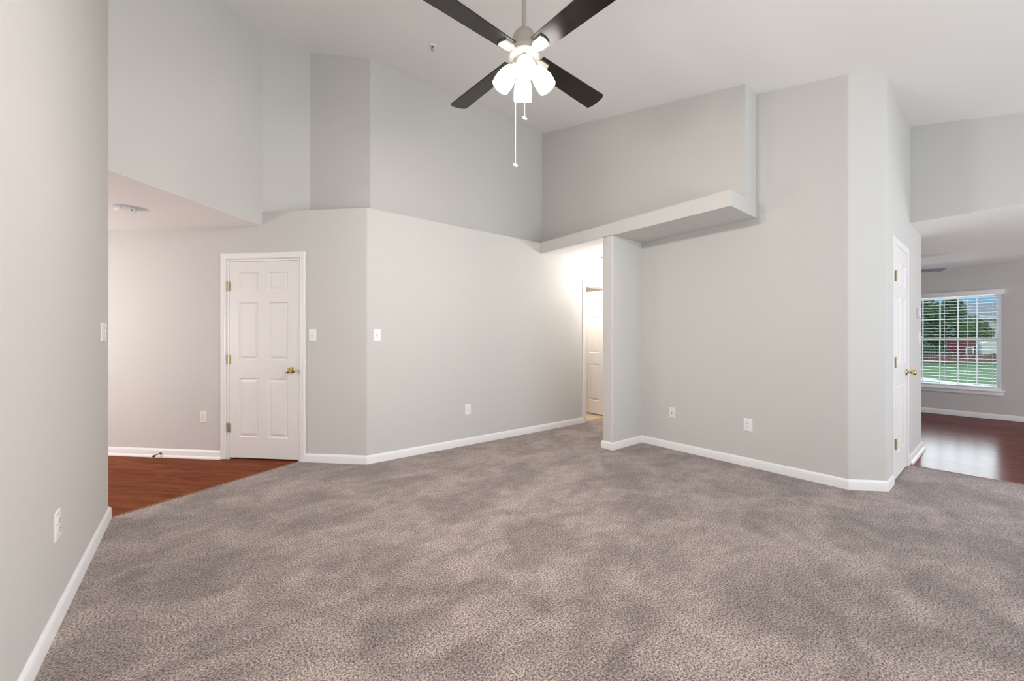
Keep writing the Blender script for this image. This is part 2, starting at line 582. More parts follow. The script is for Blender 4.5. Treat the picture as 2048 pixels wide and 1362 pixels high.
# upper walls, set back behind the plant ledge
bm = B()
prism(bm, [D0, D1, (D1[0] - 0.07, D1[1] + 0.08), (D0[0] - 0.07, D0[1] + 0.08)], SOF - 0.001, ceilp)
struct('wall_upper_foyer', bm, M['paint'])
bm = B()
prism(bm, [(0.525, 4.70), (0.955, 4.675), (1.432, 4.198), (3.95, 4.185), (3.95, 4.30), (1.48, 4.31), (1.00, 4.79), (0.46, 4.80)], LEDGE - 0.02, ceilp, {2: 0.02})
struct('wall_upper_back', bm, M['paint'])

# alcove: header band, box above it, pillar, back wall, chamfered corner
UP, UBX, UC, VE = 3.575, 3.878, 4.13, 1.491
bm = B()
prof = [(UP, SOF - 0.005), (UP, LEDGE), (UBX, LEDGE), (UBX, None), (UC + 0.05, None), (UC + 0.05, SOF - 0.005)]
ends = []
for y in (VE, 4.2):
    ends.append([bm.verts.new((x, y, ceilp(x, y) if z is None else z)) for x, z in prof])
for i in range(len(prof)):
    j = (i + 1) % len(prof)
    bm.faces.new((ends[0][i], ends[0][j], ends[1][j], ends[1][i]))
bm.faces.new(ends[0]); bm.faces.new(ends[1][::-1])
struct('wall_alcove_header', bm, M['paint'])
PV0, PV1 = 2.722, 2.858
bm = B()
prism(bm, [(UP, PV0), (UP, PV1), (6.9, PV1), (6.9, PV0)], -0.03, SOF, {0: 0.018, 1: 0.014})
struct('wall_hall_right', bm, M['paint'])
VI = 0.617
CD0, CD1 = 4.635, 5.335             # closet door opening
bm = B()
prism(bm, [(UC, 2.76), (UC, 0.818), (4.328, VI), (CD0, VI), (CD0, VI + 0.12), (4.38, VI + 0.12), (UC + 0.12, 0.88), (UC + 0.12, 2.76)], -0.03, ceilp, {1: 0.02, 2: 0.02})
struct('wall_alcove', bm, M['paint'])
IE = 6.32
bm = B()
prism(bm, [(CD1, VI), (IE, VI), (IE, VI + 0.12), (CD1, VI + 0.12)], -0.03, SOF + 0.02, {1: 0.02, 2: 0.02})
prism(bm, [(CD0, VI), (CD1, VI), (CD1, VI + 0.12), (CD0, VI + 0.12)], DH, SOF + 0.02)
prism(bm, [(CD0, VI), (5.60, VI), (5.60, VI + 0.12), (CD0, VI + 0.12)], SOF + 0.02, ceilp)
struct('wall_right', bm, M['paint'])
bm = B()
prism(bm, [(4.40, 1.30), (5.6, 1.30), (5.6, 1.36), (4.40, 1.36)], -0.03, SOF + 0.1)
struct('wall_closet_right', bm, M['paint'])
bm = B()
prism(bm, [(5.508, VI + 0.05), (5.62, VI + 0.05), (5.62, -2.6), (5.508, -2.6)], SOF - 0.001, ceilp)
struct('wall_upper_right', bm, M['paint'])

# dining room beyond the passage
UF = 9.53
WV0, WV1, WZ0, WZ1 = 0.085, 1.165, 0.44, 1.95
bm = B()
prism(bm, [(UF, -4.0), (UF, WV0), (UF + 0.15, WV0), (UF + 0.15, -4.0)], -0.03, SOF)
prism(bm, [(UF, WV1), (UF, 3.6), (UF + 0.15, 3.6), (UF + 0.15, WV1)], -0.03, SOF)
prism(bm, [(UF, WV0), (UF, WV1), (UF + 0.15, WV1), (UF + 0.15, WV0)], -0.03, WZ0)
prism(bm, [(UF, WV0), (UF, WV1), (UF + 0.15, WV1), (UF + 0.15, WV0)], WZ1, SOF)
struct('wall_dining', bm, M['paint'])
bm = B()
prism(bm, [(5.4, -4.1), (9.7, -4.1), (9.7, -4.0), (5.4, -4.0)], -0.03, SOF)
prism(bm, [(6.2, 3.5), (9.7, 3.5), (9.7, 3.6), (6.2, 3.6)], -0.03, SOF)
prism(bm, [(6.2, VI + 0.12), (6.3, VI + 0.12), (6.3, 3.5), (6.2, 3.5)], -0.03, SOF)
prism(bm, [(5.42, -4.0), (5.5, -4.0), (5.5, -2.55), (5.42, -2.55)], -0.03, SOF)
struct('wall_dining_side', bm, M['paint'])
# wall behind the camera with its glass door and window openings
bm = B()
for x0, x1, z0, z1 in ((-0.6, -0.25, -0.03, 2.4), (2.95, 3.5, -0.03, 2.4), (5.0, 5.6, -0.03, 2.4), (-0.25, 2.95, 2.1, 2.4), (3.5, 5.0, -0.03, 0.65), (3.5, 5.0, 2.05, 2.4)):
    box(bm, (x0, -2.62, z0), (x1, -2.5, z1))
box(bm, (-0.6, -2.62, 2.4), (5.6, -2.5, 2.6))
struct('wall_behind', bm, M['paint'])
# foyer, hall end and bathroom enclosures
bm = B()
box(bm, (-3.4, 2.4, -0.03), (-3.3, 7.95, 2.45)); box(bm, (-3.4, 2.35, -0.03), (-0.55, 2.45, 2.45)); box(bm, (-3.4, 7.82, -0.03), (-2.5, 7.95, 2.45))
struct('wall_foyer_side', bm, M['paint'])
bm = B()
box(bm, (6.8, 2.8, -0.03), (6.9, 4.0, 2.45))
struct('wall_hall_end', bm, M['paint'])
bm = B()
box(bm, (4.2, 4.0, -0.03), (4.3, 6.3, 2.45)); box(bm, (6.0, 4.0, -0.03), (6.1, 6.3, 2.45)); box(bm, (4.2, 6.2, -0.03), (6.1, 6.3, 2.45))
struct('wall_bathroom', bm, M['paint'])

# baseboards
BB = [(0, 0), (0.013, 0), (0.013, 0.062), (0.010, 0.072), (0.006, 0.078), (0.004, 0.083), (0, 0.083)]
BBS = [(0, -0.004), (0.030, -0.004), (0.029, 0.008), (0.022, 0.016), (0.013, 0.019), (0.013, 0.062), (0.010, 0.072), (0.006, 0.078), (0.004, 0.083), (0, 0.083)]
def baseboard(name, path, side, prof=BB):
    bm = B()
    sweep(bm, path, prof, side)
    struct(name, bm, M['trim'], angle=20)
baseboard('baseboard_left', [(-0.465, -2.49), (-0.465, 3.795), (-0.52, 3.795)], -1)
baseboard('baseboard_foyer', [apt(5.3), apt(1.553)], -1, BBS)
baseboard('baseboard_back', [apt(0.648), AB, (4.402, vb(4.402))], -1)
baseboard('baseboard_alcove', [(3.72, PV1), (UP, PV1), (UP, PV0), (UC, PV0), (UC, 0.818), (4.328, VI), (4.577, VI)], -1)
baseboard('baseboard_right', [(5.394, VI), (5.445, VI)], -1)
baseboard('baseboard_passage', [(5.445, VI), (IE, VI), (IE, VI + 0.12)], -1, BBS)
baseboard('baseboard_dining', [(UF, -3.98), (UF, 3.48)], 1)

# ---------------------------------------------------------------- doors
def panel_slab(bm, w_, h_, t_):
    xs = [0, 0.140, 0.428, 0.568, 0.860, 1.0]
    zs = [0, 0.105, 0.406, 0.497, 0.792, 0.849, 0.945, 1.0]
    xs = [x * w_ for x in xs]; zs = [z * h_ for z in zs]
    for sgn, y in ((1, 0.0), (-1, t_)):
        for i in range(5):
            for j in range(7):
                x0, x1, z0, z1 = xs[i], xs[i + 1], zs[j], zs[j + 1]
                if i in (1, 3) and j in (1, 3, 5):
                    prev = None
                    for ins, d in ((0, 0), (0.010, 0.009), (0.018, 0.009), (0.040, 0.002)):
                        ring = [bm.verts.new((x, y + sgn * d, z)) for x, z in ((x0 + ins, z0 + ins), (x1 - ins, z0 + ins), (x1 - ins, z1 - ins), (x0 + ins, z1 - ins))]
                        if prev:
                            for k in range(4):
                                bm.faces.new((prev[k], prev[(k + 1) % 4], ring[(k + 1) % 4], ring[k]))
                        prev = ring
                    bm.faces.new(prev)
                else:
                    bm.faces.new([bm.verts.new((x, y, z)) for x, z in ((x0, z0), (x1, z0), (x1, z1), (x0, z1))])
    for q in (((0, 0, 0), (0, t_, 0), (0, t_, h_), (0, 0, h_)), ((w_, 0, 0), (w_, 0, h_), (w_, t_, h_), (w_, t_, 0)),
              ((0, 0, h_), (0, t_, h_), (w_, t_, h_), (w_, 0, h_)), ((0, 0, 0), (w_, 0, 0), (w_, t_, 0), (0, t_, 0))):
        bm.faces.new([bm.verts.new(p) for p in q])
    bmesh.ops.remove_doubles(bm, verts=bm.verts[:], dist=1e-5)

def knob_bm(out=-1):
    bm = B()
    m = RX(math.pi / 2) if out < 0 else RX(-math.pi / 2)
    lathe(bm, [(0.0, 0), (0.033, 0), (0.033, 0.004), (0.028, 0.010), (0.013, 0.013), (0.011, 0.028), (0.016, 0.034), (0.026, 0.042), (0.0285, 0.052), (0.026, 0.062), (0.016, 0.069), (0.0, 0.070)], m, 28)
    return bm

def hinge_bm():
    bm = B()
    box(bm, (-0.010, -0.004, -0.045), (0.010, 0.0, 0.045))
    for k in range(3):
        lathe(bm, [(0.0065, -0.045 + k * 0.0305), (0.0065, -0.0165 + k * 0.0305)], T(0, -0.008, 0), 12)
    lathe(bm, [(0.0, 0.05), (0.005, 0.048), (0.005, 0.045)], T(0, -0.008, 0), 12)
    return bm

def casing_bm(w_, h_, y=0.0, cw=0.057, reveal=0.006, floor_z=0.0, dep=1.0):
    """colonial casing round an opening 0..w_ by 0..h_, facing -Y"""
    prof = [(0, 0), (0, 0.009), (0.006, 0.013), (0.016, 0.012), (0.030, 0.016), (cw - 0.010, 0.018), (cw, 0.014), (cw, 0)]
    bm = B()
    r0 = -reveal
    rows = []
    pts = [((0, floor_z), (-1, 0)), ((0, h_), (-1, 1)), ((w_, h_), (1, 1)), ((w_, floor_z), (1, 0))]
    for (x, z), (nx, nz) in pts:
        rows.append([bm.verts.new((x + nx * (o_ + reveal), y - d * dep, z + nz * (o_ + reveal))) for o_, d in prof])
    for a, b in zip(rows, rows[1:]):
        for k in range(len(prof) - 1):
            bm.faces.new((a[k], a[k + 1], b[k + 1], b[k]))
    return bm

def jamb_bm(w_, h_, depth, floor_z=-0.004):
    bm = B()
    box(bm, (-0.0, 0.0, floor_z), (0.018, depth, h_))
    box(bm, (w_ - 0.018, 0.0, floor_z), (w_, depth, h_))
    box(bm, (0.018, 0.0, h_ - 0.018), (w_ - 0.018, depth, h_))
    return bm

def stop_bm(w_, h_):
    bm = B()
    box(bm, (0.018, 0.045, -0.004), (0.030, 0.075, h_ - 0.018)); box(bm, (w_ - 0.030, 0.045, -0.004), (w_ - 0.018, 0.075, h_ - 0.018))
    box(bm, (0.018, 0.045, h_ - 0.030), (w_ - 0.018, 0.075, h_ - 0.018))
    return bm

def closed_door(name, loc, rotz, w_, h_, hinge_mat, depth=0.12, dep=1.0, out=0.0):
    r = thing(name, None, None, loc, rotz, kind='structure')
    obj('casing', casing_bm(w_, h_, dep=dep), M['trim'], r, angle=18)
    obj('jamb', jamb_bm(w_, h_, depth), M['trim'], r)
    obj('door_stop_moulding', stop_bm(w_, h_), M['trim'], r)
    bm = B()
    sw = w_ - 0.036 - 0.006
    panel_slab(bm, sw, h_ - 0.018 - 0.003 - 0.016, 0.035)
    sl = obj('door_slab', bm, M['door'], r, loc=(0.021, 0.004 - out, 0.016), angle=12)
    kb = obj('door_knob', knob_bm(), M['brass'], sl, loc=(sw - 0.062, 0.0, 0.89))
    for z in (0.32, 1.015, 1.755):
        obj('hinge', hinge_bm(), hinge_mat, r, loc=(0.019, 0.001 - out, z))
    return r

# foyer door: opening left edge at apt(DS1)
pl = apt(DS1)
closed_door('door_1', (pl[0], pl[1], 0), AROT, DS1 - DS0, DH, M['brass'], 0.14)
# closet door on the passage wall
closed_door('door_2', (CD0, VI, 0), 0.0, CD1 - CD0, DH, M['agedbrass'], 0.12, 0.45, 0.006)
# hall bathroom door standing open
r = thing('door_3', None, None, (HD0, vb(HD0), 0), 0.0, kind='structure')
obj('casing', casing_bm(HD1 - HD0, DH), M['trim'], r, angle=18)
obj('jamb', jamb_bm(HD1 - HD0, DH, 0.12), M['trim'], r)
bm = B()
panel_slab(bm, 0.70, 1.985, 0.035)
sl = obj('door_slab', bm, M['door'], r, loc=(HD1 - HD0 - 0.065, 0.135 + 0.70, 0.016), rotz=-math.pi / 2, angle=12)
obj('door_knob', knob_bm(), M['brass'], sl, loc=(0.062, 0.0, 0.89))

# ---------------------------------------------------------------- wall plates
def frame_loc(wall, s, z):
    """point on a wall: 'A' angled wall (s from its right corner), 'B' back wall (x), 'C' alcove wall (y), 'L' left wall (y), 'I' passage wall (x)"""
    if wall == 'A':
        p = apt(s); return (p[0], p[1], z), AROT
    if wall == 'B':
        return (s, vb(s), z), math.atan2(VB - AB[1], 4.46 - AB[0])
    if wall == 'C':
        return (UC, s, z), -math.pi / 2
    if wall == 'L':
        return (-0.465, s, z), math.pi / 2
    return (s, VI, z), 0.0

def plate_bm(w_, h_=0.117):
    bm = B()
    prev = None
    for ins, y in ((0, 0.0), (0, -0.002), (0.004, -0.006)):
        ring = [bm.verts.new((x, y, z)) for x, z in ((-w_ / 2 + ins, -h_ / 2 + ins), (w_ / 2 - ins, -h_ / 2 + ins), (w_ / 2 - ins, h_ / 2 - ins), (-w_ / 2 + ins, h_ / 2 - ins))]
        if prev:
            for k in range(4):
                bm.faces.new((prev[k], prev[(k + 1) % 4], ring[(k + 1) % 4], ring[k]))
        prev = ring
    bm.faces.new(prev)
    return bm

def screw(parent, x, z, y=-0.006):
    bm = B()
    lathe(bm, [(0.0035, 0), (0.003, 0.0014), (0, 0.0018)], RX(math.pi / 2), 10)
    return obj('screw', bm, M['grey'], parent, loc=(x, y, z))

def receptacle(parent, x, z, m):
    bm = B()
    pts = rounded([(-0.0165, -0.0145), (0.0165, -0.0145), (0.0165, 0.0145), (-0.0165, 0.0145)], {0: 0.008, 1: 0.008, 2: 0.008, 3: 0.008})
    a = [bm.verts.new((px, -0.006, pz)) for px, pz in pts]
    b = [bm.verts.new((px, -0.0085, pz)) for px, pz in pts]
    bm.faces.new(b)
    for k in range(len(a)):
        bm.faces.new((a[k], a[(k + 1) % len(a)], b[(k + 1) % len(a)], b[k]))
    f = obj('receptacle', bm, m, parent, loc=(x, 0, z))
    for px, hh in ((-0.0065, 0.009), (0.0065, 0.007)):
        bm = B()
        box(bm, (px - 0.0013, -0.0092, 0.002 - hh / 2 + 0.002), (px + 0.0013, -0.0084, 0.002 + hh / 2 + 0.002))
        obj('slot', bm, M['slot'], f)
    bm = B()
    lathe(bm, [(0.0026, 0.0084), (0.0026, 0.0092)], RX(math.pi / 2), 10)
    obj('ground_hole', bm, M['slot'], f, loc=(0, 0, -0.007))

def toggle(parent, x, tl=1.0):
    bm = B()
    box(bm, (-0.0055, -0.0068, -0.013), (0.0055, -0.006, 0.013))
    sl_ = obj('toggle_slot', bm, M['grey'], parent, loc=(x, 0, 0))
    bm = B()
    box(bm, (-0.004, -0.020 * tl, -0.004), (0.004, -0.0, 0.004), T(0, -0.006, 0) @ RX(math.radians(-28)), bevel=0.001)
    obj('toggle', bm, M['plate'], parent, loc=(x, 0, 0.001))
    for z in (-0.03, 0.03):
        screw(parent, x, z)

def outlet(wall, s, z, label, m=None):
    loc, rz = frame_loc(wall, s, z)
    m = m or M['plate']
    t = thing('wall_outlet', label, 'outlet', loc, rz, 'duplex wall outlets')
    obj('cover_plate', plate_bm(0.076, 0.120), m, t)
    receptacle(t, 0, 0.0195, m); receptacle(t, 0, -0.0195, m)
    screw(t, 0, 0)
    return t

def switch(wall, s, z, label, gangs=1, w_=None, m=None, tl=1.0):
    loc, rz = frame_loc(wall, s, z)
    t = thing('light_switch', label, 'light switch', loc, rz, 'wall light switches')
    w_ = w_ or 0.076 + (gangs - 1) * 0.046
    obj('cover_plate', plate_bm(w_, 0.120), m or M['plate'], t)
    for g in range(gangs):
        toggle(t, (g - (gangs - 1) / 2) * 0.046, tl)
    return t

outlet('A', 1.76, 0.42, 'white duplex outlet on the foyer wall left of the six-panel door', M['ivory'])
outlet('B', 2.45, 0.412, 'white duplex outlet low on the long back wall, right of the outer corner')
outlet('C', 1.564, 0.398, 'large bright white duplex outlet low on the alcove wall')
outlet('L', 2.52, 0.425, 'ivory duplex outlet low on the near left wall, seen edge-on', M['ivory'])
switch('A', 0.567, 1.258, 'single white toggle switch just right of the foyer door casing')
switch('B', 1.398, 1.258, 'single white toggle switch on the back wall, right of the outer corner')
switch('I', 6.17, 1.235, 'white double switch on the passage wall, below the thermostat', 2)
t = switch('L', 3.590, 1.26, 'wide ivory switch plate at the far end of the left wall', 1, 0.17, M['ivory'], 0.4)
receptacle(t, 0.050, 0.0195, M['ivory']); receptacle(t, 0.050, -0.0195, M['ivory'])
screw(t, 0.050, 0)

loc, rz = frame_loc('C', 2.337, 0.402)
t = thing('cable_jack', 'small ivory cable jack plate near the alcove corner', 'cable jack', loc, rz)
obj('cover_plate', plate_bm(0.070, 0.114), M['ivory'], t)
bm = B()
lathe(bm, [(0.007, 0), (0.007, 0.004), (0.0045, 0.004), (0.0045, 0.013), (0.002, 0.013)], RX(math.pi / 2), 12)
obj('coax_connector', bm, M['steel'], t, loc=(0, -0.006, 0))
screw(t, 0, 0.042); screw(t, 0, -0.042)

loc, rz = frame_loc('I', 6.0, 1.495)
t = thing('thermostat', 'small white thermostat on the passage wall above the double switch', 'thermostat', loc, rz)
bm = B()
box(bm, (-0.055, -0.004, -0.055), (0.055, 0, 0.055), bevel=0.0015)
obj('wall_base', bm, M['grey'], t)
bm = B()
box(bm, (-0.045, -0.026, -0.050), (0.045, -0.004, 0.050), bevel=0.004)
hb = obj('housing', bm, M['plate'], t)
bm = B()
box(bm, (-0.028, -0.0268, 0.005), (0.028, -0.0258, 0.035))
obj('display', bm, M['grey'], hb)

# spring door stop on the foyer baseboard
p = apt(2.24, -0.014)
t = thing('door_stop', 'brown-tipped spring door stop on the foyer baseboard', 'door stop', (p[0], p[1], 0.036), AROT)
bm = B()
lathe(bm, [(0.013, 0), (0.013, 0.004), (0.006, 0.008)], RX(math.pi / 2), 14)
obj('mounting_base', bm, M['steel'], t)
bm = B()
pts = []
for k in range(73):
    a = k / 72
    pts.append((0.0055 * math.cos(a * 2 * math.pi * 9), -0.006 - a * 0.056, 0.0055 * math.sin(a * 2 * math.pi * 9) - 0.010 * a * a))
tube(bm, pts, 0.0016, 6)
obj('spring', bm, M['steel'], t)
bm = B()
lathe(bm, [(0.008, 0.058), (0.011, 0.060), (0.011, 0.074), (0.008, 0.080), (0, 0.081)], T(0, 0, -0.010) @ RX(math.pi / 2), 14)
obj('rubber_tip', bm, M['rubber'], t)

# ---------------------------------------------------------------- ceiling things
t = thing('smoke_detector', 'round white smoke detector on the low foyer ceiling', 'smoke detector', (-0.484, 4.775, SOF - 0.003))
bm = B()
lathe(bm, [(0.078, 0), (0.078, -0.010), (0.074, -0.012)], seg=36)
obj('mounting_base', bm, M['grey'], t)
bm = B()
lathe(bm, [(0.072, -0.010), (0.072, -0.034), (0.066, -0.046), (0.030, -0.051), (0.0, -0.051)], seg=36)
hs = obj('housing', bm, M['plate'], t)
bm = B()
for k in range(14):
    a = 2 * math.pi * k / 14
    box(bm, (0.0715, -0.010, -0.025), (0.0735, 0.010, -0.019), RZ(a))
obj('vent_slots', bm, M['grey'], hs)
bm = B()
box(bm, (0.060, -0.006, -0.038), (0.076, 0.006, -0.026), RZ(-0.9))
obj('test_button', bm, M['agedbrass'], hs)

sx, sy = 1.731, 3.374
t = thing('sprinkler_head', 'small pendent fire sprinkler on the sloped ceiling left of the fan', 'sprinkler', (sx, sy, ceil(sx, sy)))
bm = B()
lathe(bm, [(0.032, 0.0), (0.032, -0.004), (0.022, -0.010), (0.012, -0.011)], RX(math.atan(SL)), 20)
obj('escutcheon', bm, M['plate'], t)
bm = B()
lathe(bm, [(0.010, 0.0), (0.010, -0.018), (0.007, -0.020)], seg=14)
obj('threaded_body', bm, M['steel'], t)
bm = B()
for sgn in (-1, 1):
    tube(bm, [(sgn * 0.008, 0, -0.018), (sgn * 0.014, 0, -0.030), (sgn * 0.012, 0, -0.042), (0, 0, -0.050)], 0.0024, 6)
tube(bm, [(0, 0, -0.018), (0, 0, -0.048)], 0.0022, 6)
obj('frame_arms', bm, M['steel'], t)
bm = B()
lathe(bm, [(0, -0.050), (0.016, -0.051), (0.016, -0.053), (0, -0.053)], seg=16)
obj('deflector', bm, M['nickel'], t)

# hall ceiling: a small alarm cut off by the pillar, and the semi-flush lamp behind it
t = thing('smoke_alarm', 'small white alarm on the bright hall ceiling, cut off by the pillar edge', 'smoke alarm', (4.405, 3.485, SOF - 0.010))
bm = B()
lathe(bm, [(0.052, 0), (0.052, -0.008), (0.048, -0.010)], seg=28)
obj('mounting_base', bm, M['grey'], t)
bm = B()
lathe(bm, [(0.047, -0.008), (0.045, -0.022), (0.036, -0.030), (0.0, -0.032)], seg=28)
obj('housing', bm, M['plate'], t)
hx, hy = 4.62, 3.37
t = thing('hall_ceiling_light', 'lit bowl lamp hanging from the hall ceiling behind the alcove pillar', 'ceiling light', (hx, hy, SOF - 0.010))
bm = B()
lathe(bm, [(0.06, 0), (0.064, -0.012), (0.055, -0.022)], seg=32)
obj('lamp_base', bm, M['nickel'], t)
for k in range(3):
    a = 2.1 * k
    bm = B()
    tube(bm, [(0.03 * math.cos(a), 0.03 * math.sin(a), -0.015), (0.127 * math.cos(a), 0.127 * math.sin(a), -0.385)], 0.004, 8)
    obj('lamp_arm', bm, M['nickel'], t)
bm = B()
lathe(bm, [(0.135, -0.380), (0.128, -0.415), (0.098, -0.450), (0.050, -0.470), (0, -0.475), (0, -0.469), (0.047, -0.464), (0.093, -0.445), (0.122, -0.413), (0.129, -0.380)], seg=32, cap=False)
obj('glass_bowl', bm, M['bulbglass'], t)
light('hall_bulb', 'POINT', (hx, hy, SOF - 0.35), 25, (1.0, 0.95, 0.90), shadow_soft_size=0.05)
light('bathroom_bulb', 'POINT', (4.75, 4.35, 2.15), 31, (1.0, 0.90, 0.74), shadow_soft_size=0.1)

# ---------------------------------------------------------------- ceiling fan with lamps
FX, FY = 1.422, 1.680
FZ = 2.792
FANROT = TH - math.pi / 2      # local +X = camera right, local +Y = camera forward direction in plan
cz = ceil(FX, FY)
t = thing('ceiling_fan', 'nickel ceiling fan with four dark blades and four lit lamps', 'ceiling fan', (FX, FY, FZ), FANROT)
H0 = cz - FZ
bm = B()
lathe(bm, [(0.013, 0.12), (0.013, H0 - 0.03)], seg=18)
obj('downrod', bm, M['nickel'], t)
bm = B()
lathe(bm, [(0.016, H0 - 0.085), (0.045, H0 - 0.075), (0.064, H0 - 0.045), (0.068, H0 + 0.01)], seg=28)
obj('ceiling_canopy', bm, M['nickel'], t)
bm = B()
lathe(bm, [(0.014, 0.138), (0.030, 0.134), (0.048, 0.122), (0.062, 0.102), (0.069, 0.078), (0.070, 0.058), (0.070, 0.022), (0.060, 0.018)], seg=40)
obj('motor_housing', bm, M['nickel'], t)
bm = B()
lathe(bm, [(0.055, 0.022), (0.084, 0.018), (0.088, 0.010), (0.088, -0.012), (0.080, -0.022), (0.060, -0.030), (0.052, -0.032)], seg=40)
obj('rotor_ring', bm, M['rotor'], t)
BLADES = [math.radians(90 + 41.5), math.radians(90 - 48.5), math.radians(270 + 41.5), math.radians(270 - 48.5)]
pitch = math.radians(-11)
for a in BLADES:
    bm = B()
    w0, w1, L0, L1, th_ = 0.052, 0.066, 0.105, 0.665, 0.006
    out = [(L0, -w0), (L1 - 0.02, -w1)]
    for k in range(1, 8):                       # slightly bowed tip
        yy = -w1 + 2 * w1 * k / 8
        out.append((L1 - 0.012 * (yy / w1) ** 2, yy))
    out += [(L1 - 0.02, w1), (L0, w0)]
    m = RZ(a) @ RX(pitch)
    up_ = [bm.verts.new(m @ Vector((x, y, th_ / 2))) for x, y in out]
    dn_ = [bm.verts.new(m @ Vector((x, y, -th_ / 2))) for x, y in out]
    bm.faces.new(up_); bm.faces.new(dn_[::-1])
    for k in range(len(out)):
        k2 = (k + 1) % len(out)
        bm.faces.new((up_[k], dn_[k], dn_[k2], up_[k2]))
    bl = obj('blade', bm, M['blade'], t)
    bm = B()
    ir = [(0.066, -0.022), (0.088, -0.025), (0.108, -0.034), (0.160, -0.034), (0.167, -0.018), (0.170, 0.0), (0.167, 0.018), (0.160, 0.034), (0.108, 0.034), (0.088, 0.025), (0.066, 0.022)]
    up_ = [bm.verts.new(m @ Vector((x, y, -0.0035))) for x, y in ir]
    dn_ = [bm.verts.new(m @ Vector((x, y, -0.013))) for x, y in ir]
    bm.faces.new(up_); bm.faces.new(dn_[::-1])
    for k in range(len(ir)):
        k2 = (k + 1) % len(ir)
        bm.faces.new((up_[k], dn_[k], dn_[k2], up_[k2]))
    obj('blade_iron', bm, M['rotor'], bl)
bm = B()
lathe(bm, [(0.050, -0.028), (0.054, -0.034), (0.054, -0.062), (0.048, -0.074), (0.030, -0.084), (0.0, -0.086)], seg=36)
fit = obj('light_fitter', bm, M['rotor'], t)
TILT = math.radians(33)
for k in range(4):
    a = math.radians(90 * k + 2)
    m = RZ(a) @ T(0.050, 0, -0.056) @ RY(math.pi - TILT)     # local +Z points down and outward
    bm = B()
    lathe(bm, [(0.016, -0.030), (0.018, 0.0), (0.023, 0.006), (0.023, 0.022), (0.019, 0.024)], m, 20)
    sk = obj('lamp_socket', bm, M['rotor'], t)
    bm = B()
    lathe(bm, [(0.021, 0.020), (0.031, 0.030), (0.043, 0.055), (0.050, 0.085), (0.0525, 0.115), (0.050, 0.150), (0.047, 0.150), (0.049, 0.115), (0.046, 0.085), (0.038, 0.055), (0.020, 0.034)], m, 28, cap=False)
    obj('lamp_shade', bm, M['shade'], t)
    bm = B()
    lathe(bm, [(0.012, 0.030), (0.016, 0.050), (0.026, 0.080), (0.030, 0.100), (0.026, 0.120), (0.014, 0.131), (0, 0.134)], m, 20)
    obj('bulb', bm, M['bulb'], t)
    lp = Matrix.Translation((FX, FY, FZ)) @ RZ(FANROT) @ m @ Vector((0, 0, 0.142))
    light('fan_bulb', 'POINT', lp, 50, (1.0, 0.943, 0.882), shadow_soft_size=0.03)
for x, y, z0, z1 in ((-0.047, 0.030, -0.055, -0.587), (0.002, -0.032, -0.07, -0.357)):
    bm = B()
    n = int((z0 - z1) / 0.0045)
    tube(bm, [(x, y, z0), (x, y, z1)], 0.0011, 6)
    for k in range(0, n):
        lathe(bm, [(0, 0.0017), (0.0017, 0), (0, -0.0017)], T(x, y, z0 - k * 0.0045), 6)
    ch = obj('pull_chain', bm, M['chain'], t)
    bm = B()
    lathe(bm, [(0, 0.0022), (0.008, 0.0022), (0.0125, 0.0012), (0.0125, -0.0012), (0.008, -0.0022), (0, -0.0022)], T(x, y, z1 - 0.012) @ RX(math.radians(62)) @ RY(0.35), 22)
    obj('pull_fob', bm, M['plate'], ch)

# ---------------------------------------------------------------- dining window
r = thing('window_1', None, None, (UF, WV0, WZ0), -math.pi / 2, kind='structure')   # local -X runs along +v; build in world offsets instead
r.rotation_euler = (0, 0, 0)
ww, wh = WV1 - WV0, WZ1 - WZ0
FR = 0.022
def wbox(name, y0, y1, z0, z1, x0, x1, m, parent=r, bevel=0.0):
    bm = B()
    box(bm, (x0, y0, z0), (x1, y1, z1), bevel=bevel)
    return obj(name, bm, m, parent)
bm = B()
box(bm, (0.0, 0.0, 0.0), (0.15, FR, wh)); box(bm, (0.0, ww - FR, 0.0), (0.15, ww, wh)); box(bm, (0.0, FR, wh - 0.045), (0.15, ww - FR, wh)); box(bm, (0.0, FR, 0.0), (0.15, ww - FR, 0.035))
obj('window_frame', bm, M['pvc'], r)
zm = 1.218 - WZ0
def sash(name, z0, z1, x0):
    bm = B()
    f = 0.028
    x1 = x0 + 0.03
    box(bm, (x0, FR, z0), (x1, FR + f, z1)); box(bm, (x0, ww - FR - f, z0), (x1, ww - FR, z1))
    box(bm, (x0, FR + f, z0), (x1, ww - FR - f, z0 + f)); box(bm, (x0, FR + f, z1 - f), (x1, ww - FR - f, z1))
    s_ = obj(name, bm, M['pvc'], r)
    bm = B()
    for v in (0.330, 0.528, 0.727, 0.925):
        box(bm, (x0 + 0.008, v - WV0 - 0.007, z0 + f), (x0 + 0.022, v - WV0 + 0.007, z1 - f))
    zc = (z0 + z1) / 2
    box(bm, (x0 + 0.0075, FR + f, zc - 0.007), (x0 + 0.0225, ww - FR - f, zc + 0.007))
    obj('muntin_grid', bm, M['pvc'], s_)
    bm = B()
    box(bm, (x0 + 0.013, FR + f, z0 + f), (x0 + 0.017, ww - FR - f, z1 - f))
    obj('pane', bm, M['glass'], s_)
sash('upper_sash', zm - 0.018, wh - 0.045, 0.105)
sash('lower_sash', 0.035, zm + 0.018, 0.072)
bm = B()
box(bm, (-0.050, -0.035, -0.018), (0.07, ww + 0.035, 0.0), bevel=0.004)
obj('window_sill', bm, M['trim'], r)
bm = B()
box(bm, (-0.018, -0.018, -0.075), (0.0, ww + 0.018, -0.018), bevel=0.003)
obj('window_apron', bm, M['trim'], r)

